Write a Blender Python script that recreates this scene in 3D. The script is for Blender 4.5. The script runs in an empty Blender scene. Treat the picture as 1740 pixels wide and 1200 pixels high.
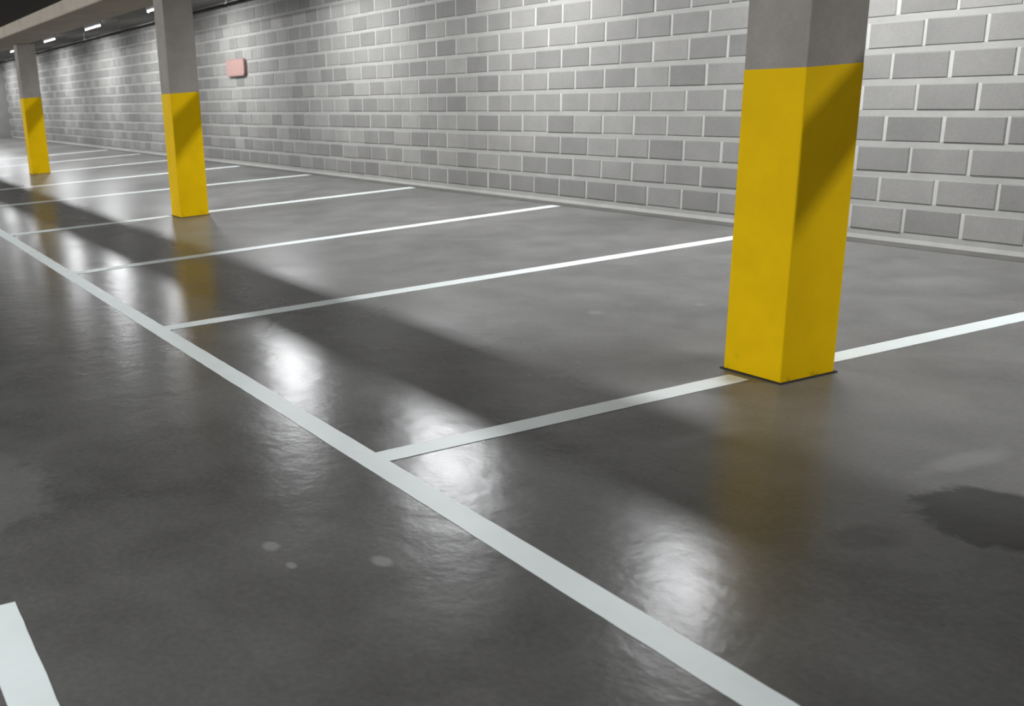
import bpy, bmesh, math, random
from mathutils import Matrix, Vector

random.seed(11)
S = bpy.context.scene
COL = S.collection

# ------------------------------------------------------------------ camera
RIGHT = Vector((0.3796, 0.9226, -0.0691))
DOWN = Vector((0.2494, -0.1740, -0.9526))
FWD = Vector((-0.8909, 0.3443, -0.2961)).normalized()
RIGHT = (RIGHT - FWD * RIGHT.dot(FWD)).normalized()
UP = RIGHT.cross(FWD)
CAM = Vector((10.102, -6.699, 1.358))
FPX, PX, PY = 1772.0, 424.7, 687.7
cd = bpy.data.cameras.new('camera')
cam = bpy.data.objects.new('camera', cd)
COL.objects.link(cam)
m = Matrix((RIGHT, UP, -FWD)).transposed().to_4x4()
m.translation = CAM
cam.matrix_world = m
cd.sensor_fit = 'HORIZONTAL'
cd.sensor_width = 36.0
cd.lens = 36.0 * FPX / 1740.0
cd.shift_x = (870 - PX) / 1740.0
cd.shift_y = (PY - 600) / 1740.0
cd.clip_start = 0.05
cd.clip_end = 200
cd.dof.use_dof = True
cd.dof.focus_distance = 5.0
cd.dof.aperture_fstop = 4.0
S.camera = cam

# ------------------------------------------------------------------ world, exposure
w = bpy.data.worlds.new('world')
S.world = w
w.use_nodes = True
w.node_tree.nodes['Background'].inputs[0].default_value = (0.02, 0.021, 0.022, 1)
w.node_tree.nodes['Background'].inputs[1].default_value = 1.0
S.view_settings.view_transform = 'Standard'
S.view_settings.look = 'None'
S.view_settings.gamma = 1.0
S.view_settings.use_curve_mapping = False
S.view_settings.exposure = 0.0
S.cycles.use_denoising = True
S.cycles.max_bounces = 8
S.cycles.diffuse_bounces = 5
S.cycles.caustics_reflective = True
S.cycles.caustics_refractive = False
WALL_LAMP = 98.0      # watts of each tube beside the wall
AISLE_LAMP = 130.0     # watts of each tube over the aisle


# ------------------------------------------------------------------ helpers
def link(name, me, parent=None, mat=None):
    o = bpy.data.objects.new(name, me)
    COL.objects.link(o)
    if parent is not None:
        o.parent = parent
    if mat is not None and me is not None and not me.materials:
        me.materials.append(mat)
    return o


def tag(o, label=None, cat=None, group=None, kind=None):
    if label:
        o['label'] = label
    if cat:
        o['category'] = cat
    if group:
        o['group'] = group
    if kind:
        o['kind'] = kind
    return o


def empty(name, loc):
    o = bpy.data.objects.new(name, None)
    o.empty_display_size = 0.1
    COL.objects.link(o)
    o.location = loc
    return o


def bm_mesh(bm, name):
    me = bpy.data.meshes.new(name)
    bmesh.ops.recalc_face_normals(bm, faces=bm.faces)
    bm.to_mesh(me)
    bm.free()
    return me


def box_bm(x0, x1, y0, y1, z0, z1, bevel=0.0, seg=1, bm=None):
    own = bm is None
    b = bmesh.new()
    vs = [b.verts.new((x, y, z)) for x in (x0, x1) for y in (y0, y1) for z in (z0, z1)]
    for f in ((0, 1, 3, 2), (4, 6, 7, 5), (0, 4, 5, 1), (2, 3, 7, 6), (0, 2, 6, 4), (1, 5, 7, 3)):
        b.faces.new([vs[i] for i in f])
    if bevel:
        bmesh.ops.bevel(b, geom=b.edges[:], offset=bevel, segments=seg, affect='EDGES', profile=0.5)
    bmesh.ops.recalc_face_normals(b, faces=b.faces)
    if own:
        return b
    tmp = bpy.data.meshes.new('tmp')
    b.to_mesh(tmp)
    b.free()
    bm.from_mesh(tmp)
    bpy.data.meshes.remove(tmp)
    return bm


def box(name, dims, mat, parent=None, bevel=0.0, seg=1):
    me = bm_mesh(box_bm(*dims, bevel=bevel, seg=seg), name)
    return link(name, me, parent, mat)


def cyl_x_bm(x0, x1, y, z, r, n=12, bm=None, caps=True):
    b = bm if bm is not None else bmesh.new()
    a = [b.verts.new((x0, y + r * math.cos(2 * math.pi * i / n), z + r * math.sin(2 * math.pi * i / n))) for i in range(n)]
    c = [b.verts.new((x1, y + r * math.cos(2 * math.pi * i / n), z + r * math.sin(2 * math.pi * i / n))) for i in range(n)]
    for i in range(n):
        f = b.faces.new((a[i], a[(i + 1) % n], c[(i + 1) % n], c[i]))
        f.smooth = True
    if caps:
        b.faces.new(a[::-1])
        b.faces.new(c)
    return b


# ------------------------------------------------------------------ materials
def nodes(name):
    mt = bpy.data.materials.new(name)
    mt.use_nodes = True
    nt = mt.node_tree
    return mt, nt, nt.nodes['Principled BSDF']


def N(nt, typ, **kw):
    n = nt.nodes.new(typ)
    for k, v in kw.items():
        setattr(n, k, v)
    return n


def noise(nt, vec, scale, detail=4, rough=0.55, dist=0.0):
    n = N(nt, 'ShaderNodeTexNoise')
    n.inputs['Scale'].default_value = scale
    n.inputs['Detail'].default_value = detail
    n.inputs['Roughness'].default_value = rough
    n.inputs['Distortion'].default_value = dist
    if vec is not None:
        nt.links.new(vec, n.inputs['Vector'])
    return n.outputs['Fac']


def ramp(nt, fac, stops):
    r = N(nt, 'ShaderNodeValToRGB')
    el = r.color_ramp.elements
    while len(el) < len(stops):
        el.new(0.5)
    for e, (p, c) in zip(el, stops):
        e.position = p
        e.color = (c, c, c, 1) if not isinstance(c, tuple) else (*c, 1)
    nt.links.new(fac, r.inputs['Fac'])
    return r.outputs['Color']


def mix(nt, fac, a, b, blend='MIX'):
    n = N(nt, 'ShaderNodeMix', data_type='RGBA', blend_type=blend)
    for sock, v in ((n.inputs['Factor'], fac), (n.inputs['A'], a), (n.inputs['B'], b)):
        if isinstance(v, (int, float)):
            sock.default_value = v
        elif isinstance(v, tuple):
            sock.default_value = (*v, 1) if len(v) == 3 else v
        else:
            nt.links.new(v, sock)
    return n.outputs['Result']


def mth(nt, op, a, b=None, clamp=False):
    n = N(nt, 'ShaderNodeMath', operation=op, use_clamp=clamp)
    for i, v in enumerate((a, b)):
        if v is None:
            continue
        if isinstance(v, (int, float)):
            n.inputs[i].default_value = v
        else:
            nt.links.new(v, n.inputs[i])
    return n.outputs[0]


def bump(nt, h, strength, dist, bsdf):
    b = N(nt, 'ShaderNodeBump')
    b.inputs['Strength'].default_value = strength
    b.inputs['Distance'].default_value = dist
    nt.links.new(h, b.inputs['Height'])
    nt.links.new(b.outputs['Normal'], bsdf.inputs['Normal'])


def pos(nt):
    return N(nt, 'ShaderNodeNewGeometry').outputs['Position']


def concrete(name, col, var=0.25, scale=6.0, rough=0.85, bumpd=0.002, spec=0.3):
    mt, nt, b = nodes(name)
    p = pos(nt)
    n1 = noise(nt, p, scale, 5, 0.6)
    n2 = noise(nt, p, scale * 14, 3, 0.6)
    v = mix(nt, 0.35, ramp(nt, n1, [(0.3, 1 - var), (0.7, 1 + var * 0.4)]), ramp(nt, n2, [(0.3, 1 - var), (0.7, 1.0)]))
    nt.links.new(mix(nt, 1.0, col, v, 'MULTIPLY'), b.inputs['Base Color'])
    b.inputs['Roughness'].default_value = rough
    b.inputs['Specular IOR Level'].default_value = spec
    bump(nt, n2, 0.4, bumpd, b)
    return mt


def plain(name, col, rough=0.5, metal=0.0, spec=0.5):
    mt, nt, b = nodes(name)
    p = pos(nt)
    v = ramp(nt, noise(nt, p, 30, 3), [(0.3, 0.9), (0.7, 1.0)])
    nt.links.new(mix(nt, 1.0, col, v, 'MULTIPLY'), b.inputs['Base Color'])
    b.inputs['Roughness'].default_value = rough
    b.inputs['Metallic'].default_value = metal
    b.inputs['Specular IOR Level'].default_value = spec
    return mt


def make_floor_mat():
    mt, nt, b = nodes('polished_concrete_floor')
    p = pos(nt)
    sx = N(nt, 'ShaderNodeSeparateXYZ')
    nt.links.new(p, sx.inputs[0])
    X, Y = sx.outputs[0], sx.outputs[1]
    big = noise(nt, p, 0.7, 3, 0.5, 0.3)
    mid = noise(nt, p, 2.6, 4, 0.55, 0.2)
    fine = noise(nt, p, 45, 4, 0.65)
    v = mix(nt, 0.45, ramp(nt, big, [(0.25, 0.60), (0.75, 1.35)]), ramp(nt, mid, [(0.28, 0.40), (0.72, 1.60)]))
    v = mix(nt, 0.25, v, ramp(nt, fine, [(0.3, 0.5), (0.7, 1.5)]))
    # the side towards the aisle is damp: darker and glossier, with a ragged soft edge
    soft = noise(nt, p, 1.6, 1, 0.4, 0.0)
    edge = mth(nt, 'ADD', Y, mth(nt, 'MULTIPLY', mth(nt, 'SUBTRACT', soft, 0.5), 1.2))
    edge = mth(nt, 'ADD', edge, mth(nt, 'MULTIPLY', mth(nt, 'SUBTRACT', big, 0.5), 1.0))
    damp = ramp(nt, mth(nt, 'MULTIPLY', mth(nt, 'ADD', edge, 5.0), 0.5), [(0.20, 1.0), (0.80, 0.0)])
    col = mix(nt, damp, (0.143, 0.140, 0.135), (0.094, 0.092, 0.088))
    col = mix(nt, 1.0, col, v, 'MULTIPLY')
    # stains with their own outline: (centre x, y, radius x, y, colour, strength)
    wob = noise(nt, p, 5.0, 4, 0.65)
    wob2 = noise(nt, p, 16.0, 3, 0.6)

    def blob(cx, cy, rx, ry, soft, amp=0.9):
        dx = mth(nt, 'DIVIDE', mth(nt, 'SUBTRACT', X, cx), rx)
        dy = mth(nt, 'DIVIDE', mth(nt, 'SUBTRACT', Y, cy), ry)
        d = mth(nt, 'SQRT', mth(nt, 'ADD', mth(nt, 'MULTIPLY', dx, dx), mth(nt, 'MULTIPLY', dy, dy)))
        d = mth(nt, 'ADD', d, mth(nt, 'MULTIPLY', mth(nt, 'SUBTRACT', wob, 0.5), amp))
        d = mth(nt, 'ADD', d, mth(nt, 'MULTIPLY', mth(nt, 'SUBTRACT', wob2, 0.5), amp * 0.45))
        return ramp(nt, d, [(max(0.0, 0.9 - soft), 1.0), (0.92, 0.0)]), d

    stain_fac = None
    dark = (0.042, 0.040, 0.038)
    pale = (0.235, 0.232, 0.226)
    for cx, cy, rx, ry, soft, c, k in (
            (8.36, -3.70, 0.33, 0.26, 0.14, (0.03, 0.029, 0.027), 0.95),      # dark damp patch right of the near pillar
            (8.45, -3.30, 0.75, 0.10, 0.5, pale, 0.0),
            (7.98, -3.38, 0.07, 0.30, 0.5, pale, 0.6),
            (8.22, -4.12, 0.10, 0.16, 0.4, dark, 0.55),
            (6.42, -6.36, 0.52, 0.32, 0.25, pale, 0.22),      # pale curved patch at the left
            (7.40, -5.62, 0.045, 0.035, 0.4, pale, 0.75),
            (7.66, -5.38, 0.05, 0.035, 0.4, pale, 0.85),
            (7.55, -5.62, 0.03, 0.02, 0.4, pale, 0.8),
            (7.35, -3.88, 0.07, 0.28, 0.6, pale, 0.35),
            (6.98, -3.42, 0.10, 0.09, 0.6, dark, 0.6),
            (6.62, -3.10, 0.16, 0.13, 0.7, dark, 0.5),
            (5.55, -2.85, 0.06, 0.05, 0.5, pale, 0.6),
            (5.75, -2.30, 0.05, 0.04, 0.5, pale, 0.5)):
        if k <= 0:
            continue
        mk, d = blob(cx, cy, rx, ry, soft)
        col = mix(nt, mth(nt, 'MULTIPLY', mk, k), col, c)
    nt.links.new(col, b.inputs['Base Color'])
    rr = mix(nt, 0.5, ramp(nt, big, [(0.2, 0.21), (0.8, 0.29)]), ramp(nt, mid, [(0.2, 0.22), (0.8, 0.30)]))
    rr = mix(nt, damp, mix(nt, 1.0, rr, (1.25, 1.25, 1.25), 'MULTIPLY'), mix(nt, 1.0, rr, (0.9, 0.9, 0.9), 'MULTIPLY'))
    nt.links.new(rr, b.inputs['Roughness'])
    b.inputs['IOR'].default_value = 1.45
    b.inputs['Specular IOR Level'].default_value = 0.28
    h = mth(nt, 'ADD', mth(nt, 'MULTIPLY', noise(nt, p, 9, 3, 0.5), 1.0), mth(nt, 'MULTIPLY', fine, 0.22))
    bump(nt, h, 0.16, 0.012, b)
    return mt


def make_block_mat():
    mt, nt, b = nodes('grey_concrete_block')
    p = pos(nt)
    oi = N(nt, 'ShaderNodeObjectInfo').outputs['Random']
    isl = N(nt, 'ShaderNodeNewGeometry').outputs['Random Per Island']
    r = mth(nt, 'FRACT', mth(nt, 'ADD', mth(nt, 'MULTIPLY', oi, 7.13), mth(nt, 'MULTIPLY', isl, 3.37)))
    tone = ramp(nt, r, [(0.0, 0.78), (0.5, 0.94), (1.0, 1.12)])
    n1 = noise(nt, p, 3.0, 4, 0.6)
    n2 = noise(nt, p, 70, 3, 0.7)
    v = mix(nt, 0.4, ramp(nt, n1, [(0.3, 0.85), (0.7, 1.12)]), ramp(nt, n2, [(0.3, 0.8), (0.7, 1.1)]))
    c = mix(nt, 1.0, mix(nt, 1.0, (0.215, 0.211, 0.202), tone, 'MULTIPLY'), v, 'MULTIPLY')
    nt.links.new(c, b.inputs['Base Color'])
    b.inputs['Roughness'].default_value = 0.9
    b.inputs['Specular IOR Level'].default_value = 0.2
    bump(nt, n2, 0.5, 0.003, b)
    return mt


def make_yellow():
    mt, nt, b = nodes('yellow_paint')
    p = pos(nt)
    n1 = noise(nt, p, 5, 4, 0.6)
    n2 = noise(nt, p, 60, 3, 0.6)
    c = mix(nt, ramp(nt, n1, [(0.35, 0.0), (0.75, 1.0)]), (0.80, 0.51, 0.002), (0.73, 0.455, 0.002))
    tc = N(nt, 'ShaderNodeTexCoord').outputs['Object']
    sx = N(nt, 'ShaderNodeSeparateXYZ')
    nt.links.new(tc, sx.inputs[0])
    low = ramp(nt, mth(nt, 'ADD', sx.outputs[2], mth(nt, 'MULTIPLY', mth(nt, 'SUBTRACT', n1, 0.5), 0.25)),
               [(0.0, 1.0), (0.12, 0.0)])
    spots = ramp(nt, noise(nt, p, 13, 3, 0.6), [(0.60, 0.0), (0.70, 1.0)])
    c = mix(nt, mth(nt, 'MULTIPLY', mth(nt, 'MULTIPLY', low, spots), 0.8), c, (0.20, 0.11, 0.01))
    nt.links.new(c, b.inputs['Base Color'])
    b.inputs['Roughness'].default_value = 0.6
    b.inputs['Specular IOR Level'].default_value = 0.06
    bump(nt, n2, 0.25, 0.002, b)
    return mt


def make_line_paint():
    mt, nt, b = nodes('white_line_paint')
    p = pos(nt)
    n1 = noise(nt, p, 4, 4, 0.6)
    n2 = noise(nt, p, 60, 4, 0.7)
    c = mix(nt, ramp(nt, n1, [(0.35, 0.0), (0.75, 1.0)]), (0.74, 0.80, 0.79), (0.68, 0.73, 0.72))
    c = mix(nt, ramp(nt, n2, [(0.66, 0.0), (0.8, 0.35)]), c, (0.4, 0.42, 0.41))
    nt.links.new(c, b.inputs['Base Color'])
    b.inputs['Roughness'].default_value = 0.38
    b.inputs['Specular IOR Level'].default_value = 0.4
    bump(nt, n2, 0.2, 0.001, b)
    return mt


def make_emit(name, strength, col=(0.97, 0.985, 1.0)):
    mt, nt, b = nodes(name)
    b.inputs['Base Color'].default_value = (0.9, 0.9, 0.9, 1)
    b.inputs['Emission Color'].default_value = (*col, 1)
    b.inputs['Emission Strength'].default_value = strength
    return mt


M_FLOOR = make_floor_mat()
M_BLOCK = make_block_mat()
M_MORTAR = concrete('pale_mortar', (0.345, 0.341, 0.326), 0.16, 5.0, 0.9, 0.003)
# bed joints are smeared and greyer than the pale upright joints
_nt = M_MORTAR.node_tree
_b = _nt.nodes['Principled BSDF']
_src = _b.inputs['Base Color'].links[0].from_socket
_sz = N(_nt, 'ShaderNodeSeparateXYZ')
_nt.links.new(pos(_nt), _sz.inputs[0])
_f = mth(_nt, 'FRACT', mth(_nt, 'DIVIDE', mth(_nt, 'SUBTRACT', _sz.outputs[2], 0.054 - 0.02 - 2.0), 0.2))
_bed = mth(_nt, 'LESS_THAN', _f, 0.2)
_nt.links.new(mix(_nt, _bed, mix(_nt, 1.0, _src, (1.2, 1.2, 1.2), 'MULTIPLY'), mix(_nt, 1.0, _src, (0.86, 0.86, 0.86), 'MULTIPLY')), _b.inputs['Base Color'])
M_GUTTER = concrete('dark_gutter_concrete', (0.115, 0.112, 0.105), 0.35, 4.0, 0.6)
M_SHAFT = concrete('pillar_concrete', (0.315, 0.292, 0.265), 0.25, 4.0, 0.8)
M_BEAM = concrete('beam_concrete', (0.46, 0.40, 0.33), 0.25, 3.0, 0.85)
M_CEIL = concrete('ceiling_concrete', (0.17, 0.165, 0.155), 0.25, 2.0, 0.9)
M_CEIL_A = concrete('shade_toned_ceiling_concrete', (0.045, 0.040, 0.035), 0.3, 2.0, 0.9)  # unlit look of the aisle ceiling painted in as a darker concrete tone
M_WALL = concrete('wall_concrete', (0.20, 0.20, 0.195), 0.25, 2.5, 0.85)
M_YELLOW = make_yellow()
M_LINE = make_line_paint()
M_JOINT = concrete('dark_joint_filler', (0.035, 0.032, 0.028), 0.3, 10, 0.9)
M_HOUSING = plain('white_lamp_housing', (0.62, 0.63, 0.63), 0.45)
M_CAP = plain('grey_plastic', (0.35, 0.35, 0.36), 0.5)
M_STEEL = plain('grey_steel', (0.16, 0.16, 0.16), 0.7, 0.0, 0.2)
M_RED = plain('salmon_red_sign', (0.275, 0.165, 0.145), 0.6)
M_REDRIM = plain('sign_rim', (0.21, 0.12, 0.105), 0.6)
M_TUBE = make_emit('lit_tube', 6.0)

# ------------------------------------------------------------------ room shell
X0, X1, Y0 = -29.0, 13.0, -13.0
CEIL_W, CEIL_A, BEAM_Z = 2.62, 2.405, 2.25
BY0, BY1 = -3.70, -2.85

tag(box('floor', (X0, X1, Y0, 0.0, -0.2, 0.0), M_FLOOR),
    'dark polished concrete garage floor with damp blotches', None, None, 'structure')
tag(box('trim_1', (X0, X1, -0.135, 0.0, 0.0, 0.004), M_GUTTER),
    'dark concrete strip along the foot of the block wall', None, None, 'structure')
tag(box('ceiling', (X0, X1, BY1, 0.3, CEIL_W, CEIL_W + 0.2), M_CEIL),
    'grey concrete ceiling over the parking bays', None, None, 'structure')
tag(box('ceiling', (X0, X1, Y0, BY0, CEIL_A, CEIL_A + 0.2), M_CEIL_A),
    'concrete ceiling over the driving aisle, its shade put into the colour', None, None, 'structure')
tag(box('wall_left', (X0 - 0.2, X0, Y0, 0.3, 0.0, CEIL_W + 0.2), M_WALL),
    'dark concrete end wall far down the garage', None, None, 'structure')
tag(box('wall_right', (X1, X1 + 0.2, Y0, 0.3, 0.0, CEIL_W + 0.2), M_WALL),
    'concrete wall at the near end of the garage', None, None, 'structure')
tag(box('wall_front', (X0, X1, Y0 - 0.2, Y0, 0.0, CEIL_W + 0.2), M_WALL),
    'concrete wall across the driving aisle', None, None, 'structure')
tag(box('ceiling_beam', (X0, X1, BY0, BY1, BEAM_Z, CEIL_W + 0.2), M_BEAM, bevel=0.012),
    'long tan concrete beam resting on the yellow pillars', 'beam')

# block wall: mortar body with every block proud of it
wall = tag(box('wall_back', (X0, X1, 0.0, 0.25, 0.0, CEIL_W), M_MORTAR),
           'long wall of grey concrete blocks with pale mortar joints', None, None, 'structure')
MOD_X, MOD_Z, ZC0 = 0.4, 0.2, 0.054
HEAD, BED = 0.022, 0.038
BL, BH, PROUD = MOD_X - HEAD, MOD_Z - BED, 0.007


def block_mesh(length, height, seed):
    rnd = random.Random(seed)
    bm = bmesh.new()
    hx, hz = length / 2, height / 2
    c = 0.006

    def ring(dx, dz, y, jit):
        return [bm.verts.new((sx * (hx - dx) + rnd.uniform(-jit, jit), y, sz * (hz - dz) + rnd.uniform(-jit, jit)))
                for sx, sz in ((-1, -1), (1, -1), (1, 1), (-1, 1))]
    back = ring(0, 0, 0.03, 0)
    mid = ring(0, 0, -PROUD + c, 0.0015)
    fr = ring(c, c, -PROUD, 0.0015)
    for a, b2 in ((back, mid), (mid, fr)):
        for i in range(4):
            bm.faces.new((a[i], a[(i + 1) % 4], b2[(i + 1) % 4], b2[i]))
    bm.faces.new(fr)
    return bm_mesh(bm, 'concrete_block')


def px(p):
    d = Vector(p) - CAM
    z = d.dot(FWD)
    if z < 0.1:
        return None
    return (PX + FPX * d.dot(RIGHT) / z, PY - FPX * d.dot(UP) / z)


variants = [block_mesh(BL, BH, s) for s in range(6)]
for v in variants:
    v.materials.append(M_BLOCK)
cells = []
for c in range(13):
    z = ZC0 + MOD_Z * (c + 0.5)
    if c == 12:
        hh = CEIL_W - (ZC0 + MOD_Z * c) - BED / 2 - 0.005
        z = ZC0 + MOD_Z * c + BED / 2 + hh / 2
    else:
        hh = BH
    shift = 0.5 if c % 2 == 0 else 0.0
    n = -72
    while True:
        x = MOD_X * (n + shift)
        n += 1
        if x - BL / 2 < X0 + 0.01:
            continue
        if x + BL / 2 > X1 - 0.01:
            break
        q = px((x, 0, z))
        q2 = px((x - BL / 2, 0, z))
        q3 = px((x + BL / 2, 0, z))
        area = 0
        if q and q2 and q3 and -5 < q[0] < 1760 and -12 < q[1] < 1200:
            area = (q3[0] - q2[0]) * (q3[0] - q2[0]) * 0.5
            # behind a pillar
            if 1250 < q[0] < 1440 or 290 < q[0] < 330 or 40 < q[0] < 75:
                area *= 0.2
        cells.append((area, x, z, hh, c))
cells.sort(key=lambda t: -t[0])
field = bmesh.new()
for i, (area, x, z, hh, c) in enumerate(cells):
    dx, dy, dz = random.uniform(-0.004, 0.004), random.uniform(-0.002, 0.002), random.uniform(-0.002, 0.002)
    if i < 300 and c < 12:
        o = link('concrete_block', random.choice(variants), wall)
        o.location = (x + dx, dy, z + dz)
    else:
        me = random.choice(variants)
        n0 = len(field.verts)
        field.from_mesh(me)
        field.verts.ensure_lookup_table()
        for v in field.verts[n0:]:
            v.co.z = v.co.z * hh / BH + z + dz
            v.co.x += x + dx
            v.co.y += dy
fo = link('concrete_block_field', bm_mesh(field, 'concrete_block_field'), wall, M_BLOCK)
fo['kind'] = 'stuff'

# ------------------------------------------------------------------ pillars
def pillar(x, y, sx, sy, yh, label):
    e = empty('concrete_pillar', (x, y, 0.0))
    tag(e, label, 'pillar', 'yellow painted pillars')
    bx = box_bm(-sx / 2 + 0.001, sx / 2 - 0.001, -sy / 2 + 0.001, sy / 2 - 0.001, yh - 0.02, BEAM_Z, 0.0)
    vert = [ed for ed in bx.edges if abs(ed.verts[0].co.z - ed.verts[1].co.z) > 0.1]
    bmesh.ops.bevel(bx, geom=vert, offset=0.008, segments=3, affect='EDGES', profile=0.5)
    s = link('concrete_shaft', bm_mesh(bx, 'concrete_shaft'), e, M_SHAFT)
    tag(s, 'bare grey-brown concrete above the paint')
    bx = box_bm(-sx / 2, sx / 2, -sy / 2, sy / 2, 0.004, yh, 0.0)
    vert = [ed for ed in bx.edges if abs(ed.verts[0].co.z - ed.verts[1].co.z) > 0.1]
    bmesh.ops.bevel(bx, geom=vert, offset=0.008, segments=3, affect='EDGES', profile=0.5)
    s = link('painted_band', bm_mesh(bx, 'painted_band'), e, M_YELLOW)
    tag(s, 'bright yellow painted lower part')
    b = bmesh.new()
    for (a0, a1, b0, b1) in ((-sx / 2 - 0.010, sx / 2 + 0.010, -sy / 2 - 0.010, -sy / 2), (-sx / 2 - 0.010, sx / 2 + 0.010, sy / 2, sy / 2 + 0.010),
                             (-sx / 2 - 0.010, -sx / 2, -sy / 2, sy / 2), (sx / 2, sx / 2 + 0.010, -sy / 2, sy / 2)):
        box_bm(a0, a1, b0, b1, 0.0, 0.005, bm=b)
    s = link('base_joint', bm_mesh(b, 'base_joint'), e, M_JOINT)
    tag(s, 'dark joint where the pillar meets the floor')
    return e


pillar(6.895, -2.995, 0.305, 0.305, 1.26, 'largest yellow and grey pillar, nearest, standing on a white bay line')
pillar(-0.842, -3.005, 0.305, 0.325, 1.285, 'middle yellow and grey pillar, left of the red wall sign')
pillar(-9.49, -2.92, 0.305, 0.33, 1.335, 'smallest and farthest yellow pillar at the left edge of the view')

# ------------------------------------------------------------------ painted lines
LZ0, LZ1 = 0.0005, 0.0022


def stripe_mesh(p0, p1, width):
    d = Vector((p1[0] - p0[0], p1[1] - p0[1]))
    L = d.length
    d /= L
    nrm = Vector((-d.y, d.x))
    n = max(2, int(L / 0.06))
    bm = bmesh.new()
    rows = []
    for i in range(n + 1):
        t = i / n * L
        wv = width / 2 * (1 + random.uniform(-0.025, 0.025))
        c = Vector(p0) + d * t
        a, b = c + nrm * wv, c - nrm * wv
        rows.append([bm.verts.new((q.x, q.y, z)) for q, z in ((a, LZ0), (a, LZ1), (b, LZ1), (b, LZ0))])
    for r, s in zip(rows, rows[1:]):
        for k in range(3):
            bm.faces.new((r[k], r[k + 1], s[k + 1], s[k]))
    bm.faces.new(rows[0])
    bm.faces.new(rows[-1][::-1])
    return bm_mesh(bm, 'parking_line')


def line(p0, p1, width, label, group=None):
    o = link('parking_line', stripe_mesh(p0, p1, width), None, M_LINE)
    return tag(o, label, 'floor line', group)


AY = -5.008
line((X0 + 0.2, AY), (12.6, AY), 0.102, 'long white line running along the bays, crossing the whole view diagonally')
line((7.366, -6.449), (10.4, -6.449), 0.112, 'short wide white line end in the lower left corner')
BG = 'white bay lines'
e = empty('parking_line', (6.905, -2.995, 0.0))
tag(e, 'nearest white bay line, broken by the nearest yellow pillar', 'floor line', BG)
for a, b_ in (((6.908, AY + 0.051), (6.885, -3.205)), ((6.895, -2.80), (6.895, -0.14))):
    s = link('stripe', stripe_mesh(a, b_, 0.106), e, M_LINE)
    s.location = (-6.905, 2.995, 0)
line((4.325, AY + 0.051), (4.27, -0.14), 0.122, 'second white bay line, ending behind the nearest pillar', BG)
line((1.965, AY + 0.051), (1.765, -0.16), 0.130, 'third white bay line, ending at the block wall in mid view', BG)
e = empty('parking_line', (-0.95, -3.0, 0.0))
tag(e, 'fourth white bay line, broken by the middle pillar', 'floor line', BG)
for a, b_ in (((-0.92, AY + 0.051), (-0.94, -3.21)), ((-0.94, -2.80), (-0.96, -0.12))):
    s = link('stripe', stripe_mesh(a, b_, 0.145), e, M_LINE)
    s.location = (0.95, 3.0, 0)
line((-4.15, AY + 0.051), (-3.85, -0.12), 0.165, 'fifth white bay line, first one beyond the middle pillar', BG)
line((-6.75, AY + 0.051), (-6.60, -0.12), 0.165, 'sixth white bay line, second one beyond the middle pillar', BG)
line((-9.60, -2.72), (-9.60, -0.12), 0.165, 'white bay line meeting the farthest pillar', BG)
line((-12.4, AY + 0.051), (-12.4, -0.12), 0.165, 'white bay line first beyond the farthest pillar', BG)
line((-15.2, AY + 0.051), (-15.2, -0.12), 0.165, 'faint white bay line farthest down the garage', BG)

# ------------------------------------------------------------------ sign on the wall
sg = empty('wall_sign', (-6.66, -0.008, 1.575))
tag(sg, 'small salmon-red sign plate on the block wall right of the middle pillar', 'sign')


def rounded_plate(wd, ht, r, y0, y1, n=5):
    bm = bmesh.new()
    pts = []
    for cx, cz, a0 in ((wd / 2 - r, ht / 2 - r, 0), (-wd / 2 + r, ht / 2 - r, 90), (-wd / 2 + r, -ht / 2 + r, 180), (wd / 2 - r, -ht / 2 + r, 270)):
        for i in range(n + 1):
            a = math.radians(a0 + 90 * i / n)
            pts.append((cx + r * math.cos(a), cz + r * math.sin(a)))
    A = [bm.verts.new((x, y0, z)) for x, z in pts]
    B = [bm.verts.new((x, y1, z)) for x, z in pts]
    bm.faces.new(A)
    bm.faces.new(B[::-1])
    for i in range(len(pts)):
        j = (i + 1) % len(pts)
        bm.faces.new((A[i], A[j], B[j], B[i]))
    return bm


link('backing_box', bm_mesh(rounded_plate(0.80, 0.27, 0.07, -0.045, 0.0), 'backing_box'), sg, M_REDRIM)
link('face_plate', bm_mesh(rounded_plate(0.775, 0.245, 0.06, -0.050, -0.045), 'face_plate'), sg, M_RED)

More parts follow.
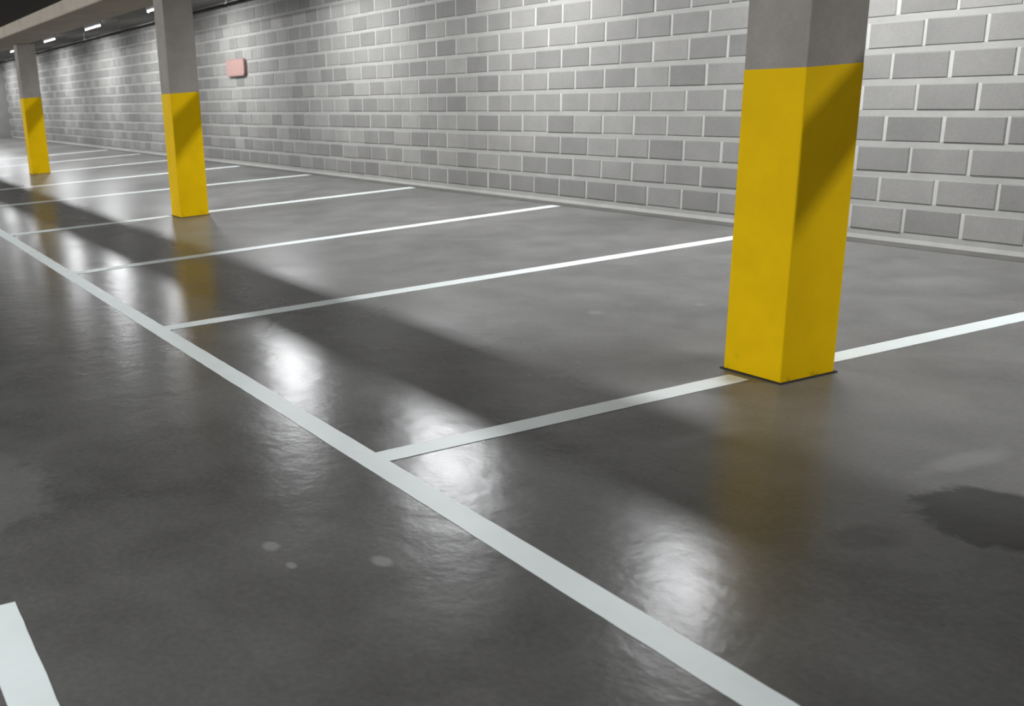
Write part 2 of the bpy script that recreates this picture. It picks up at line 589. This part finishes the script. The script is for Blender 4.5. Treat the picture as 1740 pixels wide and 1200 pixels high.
# ------------------------------------------------------------------ lamps
def lamp(x, y, ztop, watts, label, group, tilt=0.0):
    e = empty('tube_lamp', (x, y, ztop))
    e.rotation_euler.x = math.radians(tilt)
    tag(e, label, 'ceiling lamp', group)
    h = 0.05
    hb = box_bm(-0.63, 0.63, -0.022, 0.022, -h, 0.0, 0.006)
    link('housing', bm_mesh(hb, 'housing'), e, M_HOUSING)
    for s in (-1, 1):
        b = box_bm(-0.013 + s * 0.612, 0.013 + s * 0.612, -0.016, 0.016, -h - 0.042, -h, 0.004)
        link('lamp_holder', bm_mesh(b, 'lamp_holder'), e, M_CAP)
    b = cyl_x_bm(-0.598, 0.598, 0.0, -h - 0.024, 0.013, 10)
    link('tube', bm_mesh(b, 'tube'), e, M_TUBE)
    ld = bpy.data.lights.new('tube_light', 'AREA')
    ld.shape = 'RECTANGLE'
    ld.size, ld.size_y = 1.19, 0.026
    ld.energy = watts
    ld.color = (0.97, 0.985, 1.0)
    lo = bpy.data.objects.new('tube_light', ld)
    COL.objects.link(lo)
    lo.parent = e
    lo.location = (0, 0, -h - 0.039)
    return e


LY = -1.316
LG = 'tube lamps along the block wall'
for x, lab in ((9.0, 'tube lamp of the wall row behind the nearest pillar, out of view to the right'),
               (5.05, 'tube lamp of the wall row nearest to the largest pillar'),
               (1.55, 'tube lamp of the wall row above the third bay line'),
               (-2.20, 'tube lamp of the wall row just beyond the middle pillar'),
               (-6.55, 'bright tube lamp seen just left of the middle pillar top'),
               (-10.75, 'bright tube lamp seen midway between the two far pillars'),
               (-14.75, 'bright tube lamp seen just right of the farthest pillar top'),
               (-19.2, 'tube lamp of the wall row second beyond the farthest pillar'),
               (-23.4, 'tube lamp of the wall row third beyond the farthest pillar'),
               (-27.4, 'tube lamp of the wall row next to the dark end wall')):
    lamp(x, LY, CEIL_W - 0.006, WALL_LAMP, lab, LG, 10.0)
AG = 'tube lamps over the driving aisle'
for i, x in enumerate((11.0, 6.5, 2.0, -2.5, -7.0, -11.5, -16.0, -20.5, -25.0)):
    lamp(x, -9.0, CEIL_A - 0.02, AISLE_LAMP, ('first', 'second', 'third', 'fourth', 'fifth', 'sixth', 'seventh', 'eighth', 'ninth')[i]
         + ' tube lamp of the aisle row counted from the near end wall', AG, 45.0)

# cable conduit hung beside the wall lamps
ce = empty('cable_conduit', (0.0, -1.565, CEIL_W))
tag(ce, 'thin grey conduit hung below the ceiling along the wall lamps', 'conduit')
cz = 2.286 - CEIL_W
link('pipe', bm_mesh(cyl_x_bm(X0 + 0.1, X1 - 0.1, 0.0, cz, 0.024, 12), 'pipe'), ce, M_STEEL)
xx = X0 + 1.0
hm = None
while xx < X1:
    if hm is None:
        b = box_bm(-0.0025, 0.0025, -0.0025, 0.0025, cz + 0.018, 0.0)
        box_bm(-0.012, 0.012, -0.027, 0.027, cz - 0.027, cz + 0.027, 0.004, bm=b)
        hm = bm_mesh(b, 'hanger')
        hm.materials.append(M_STEEL)
    o = link('hanger', hm, ce)
    o.location = (xx, 0, 0)
    xx += 2.5
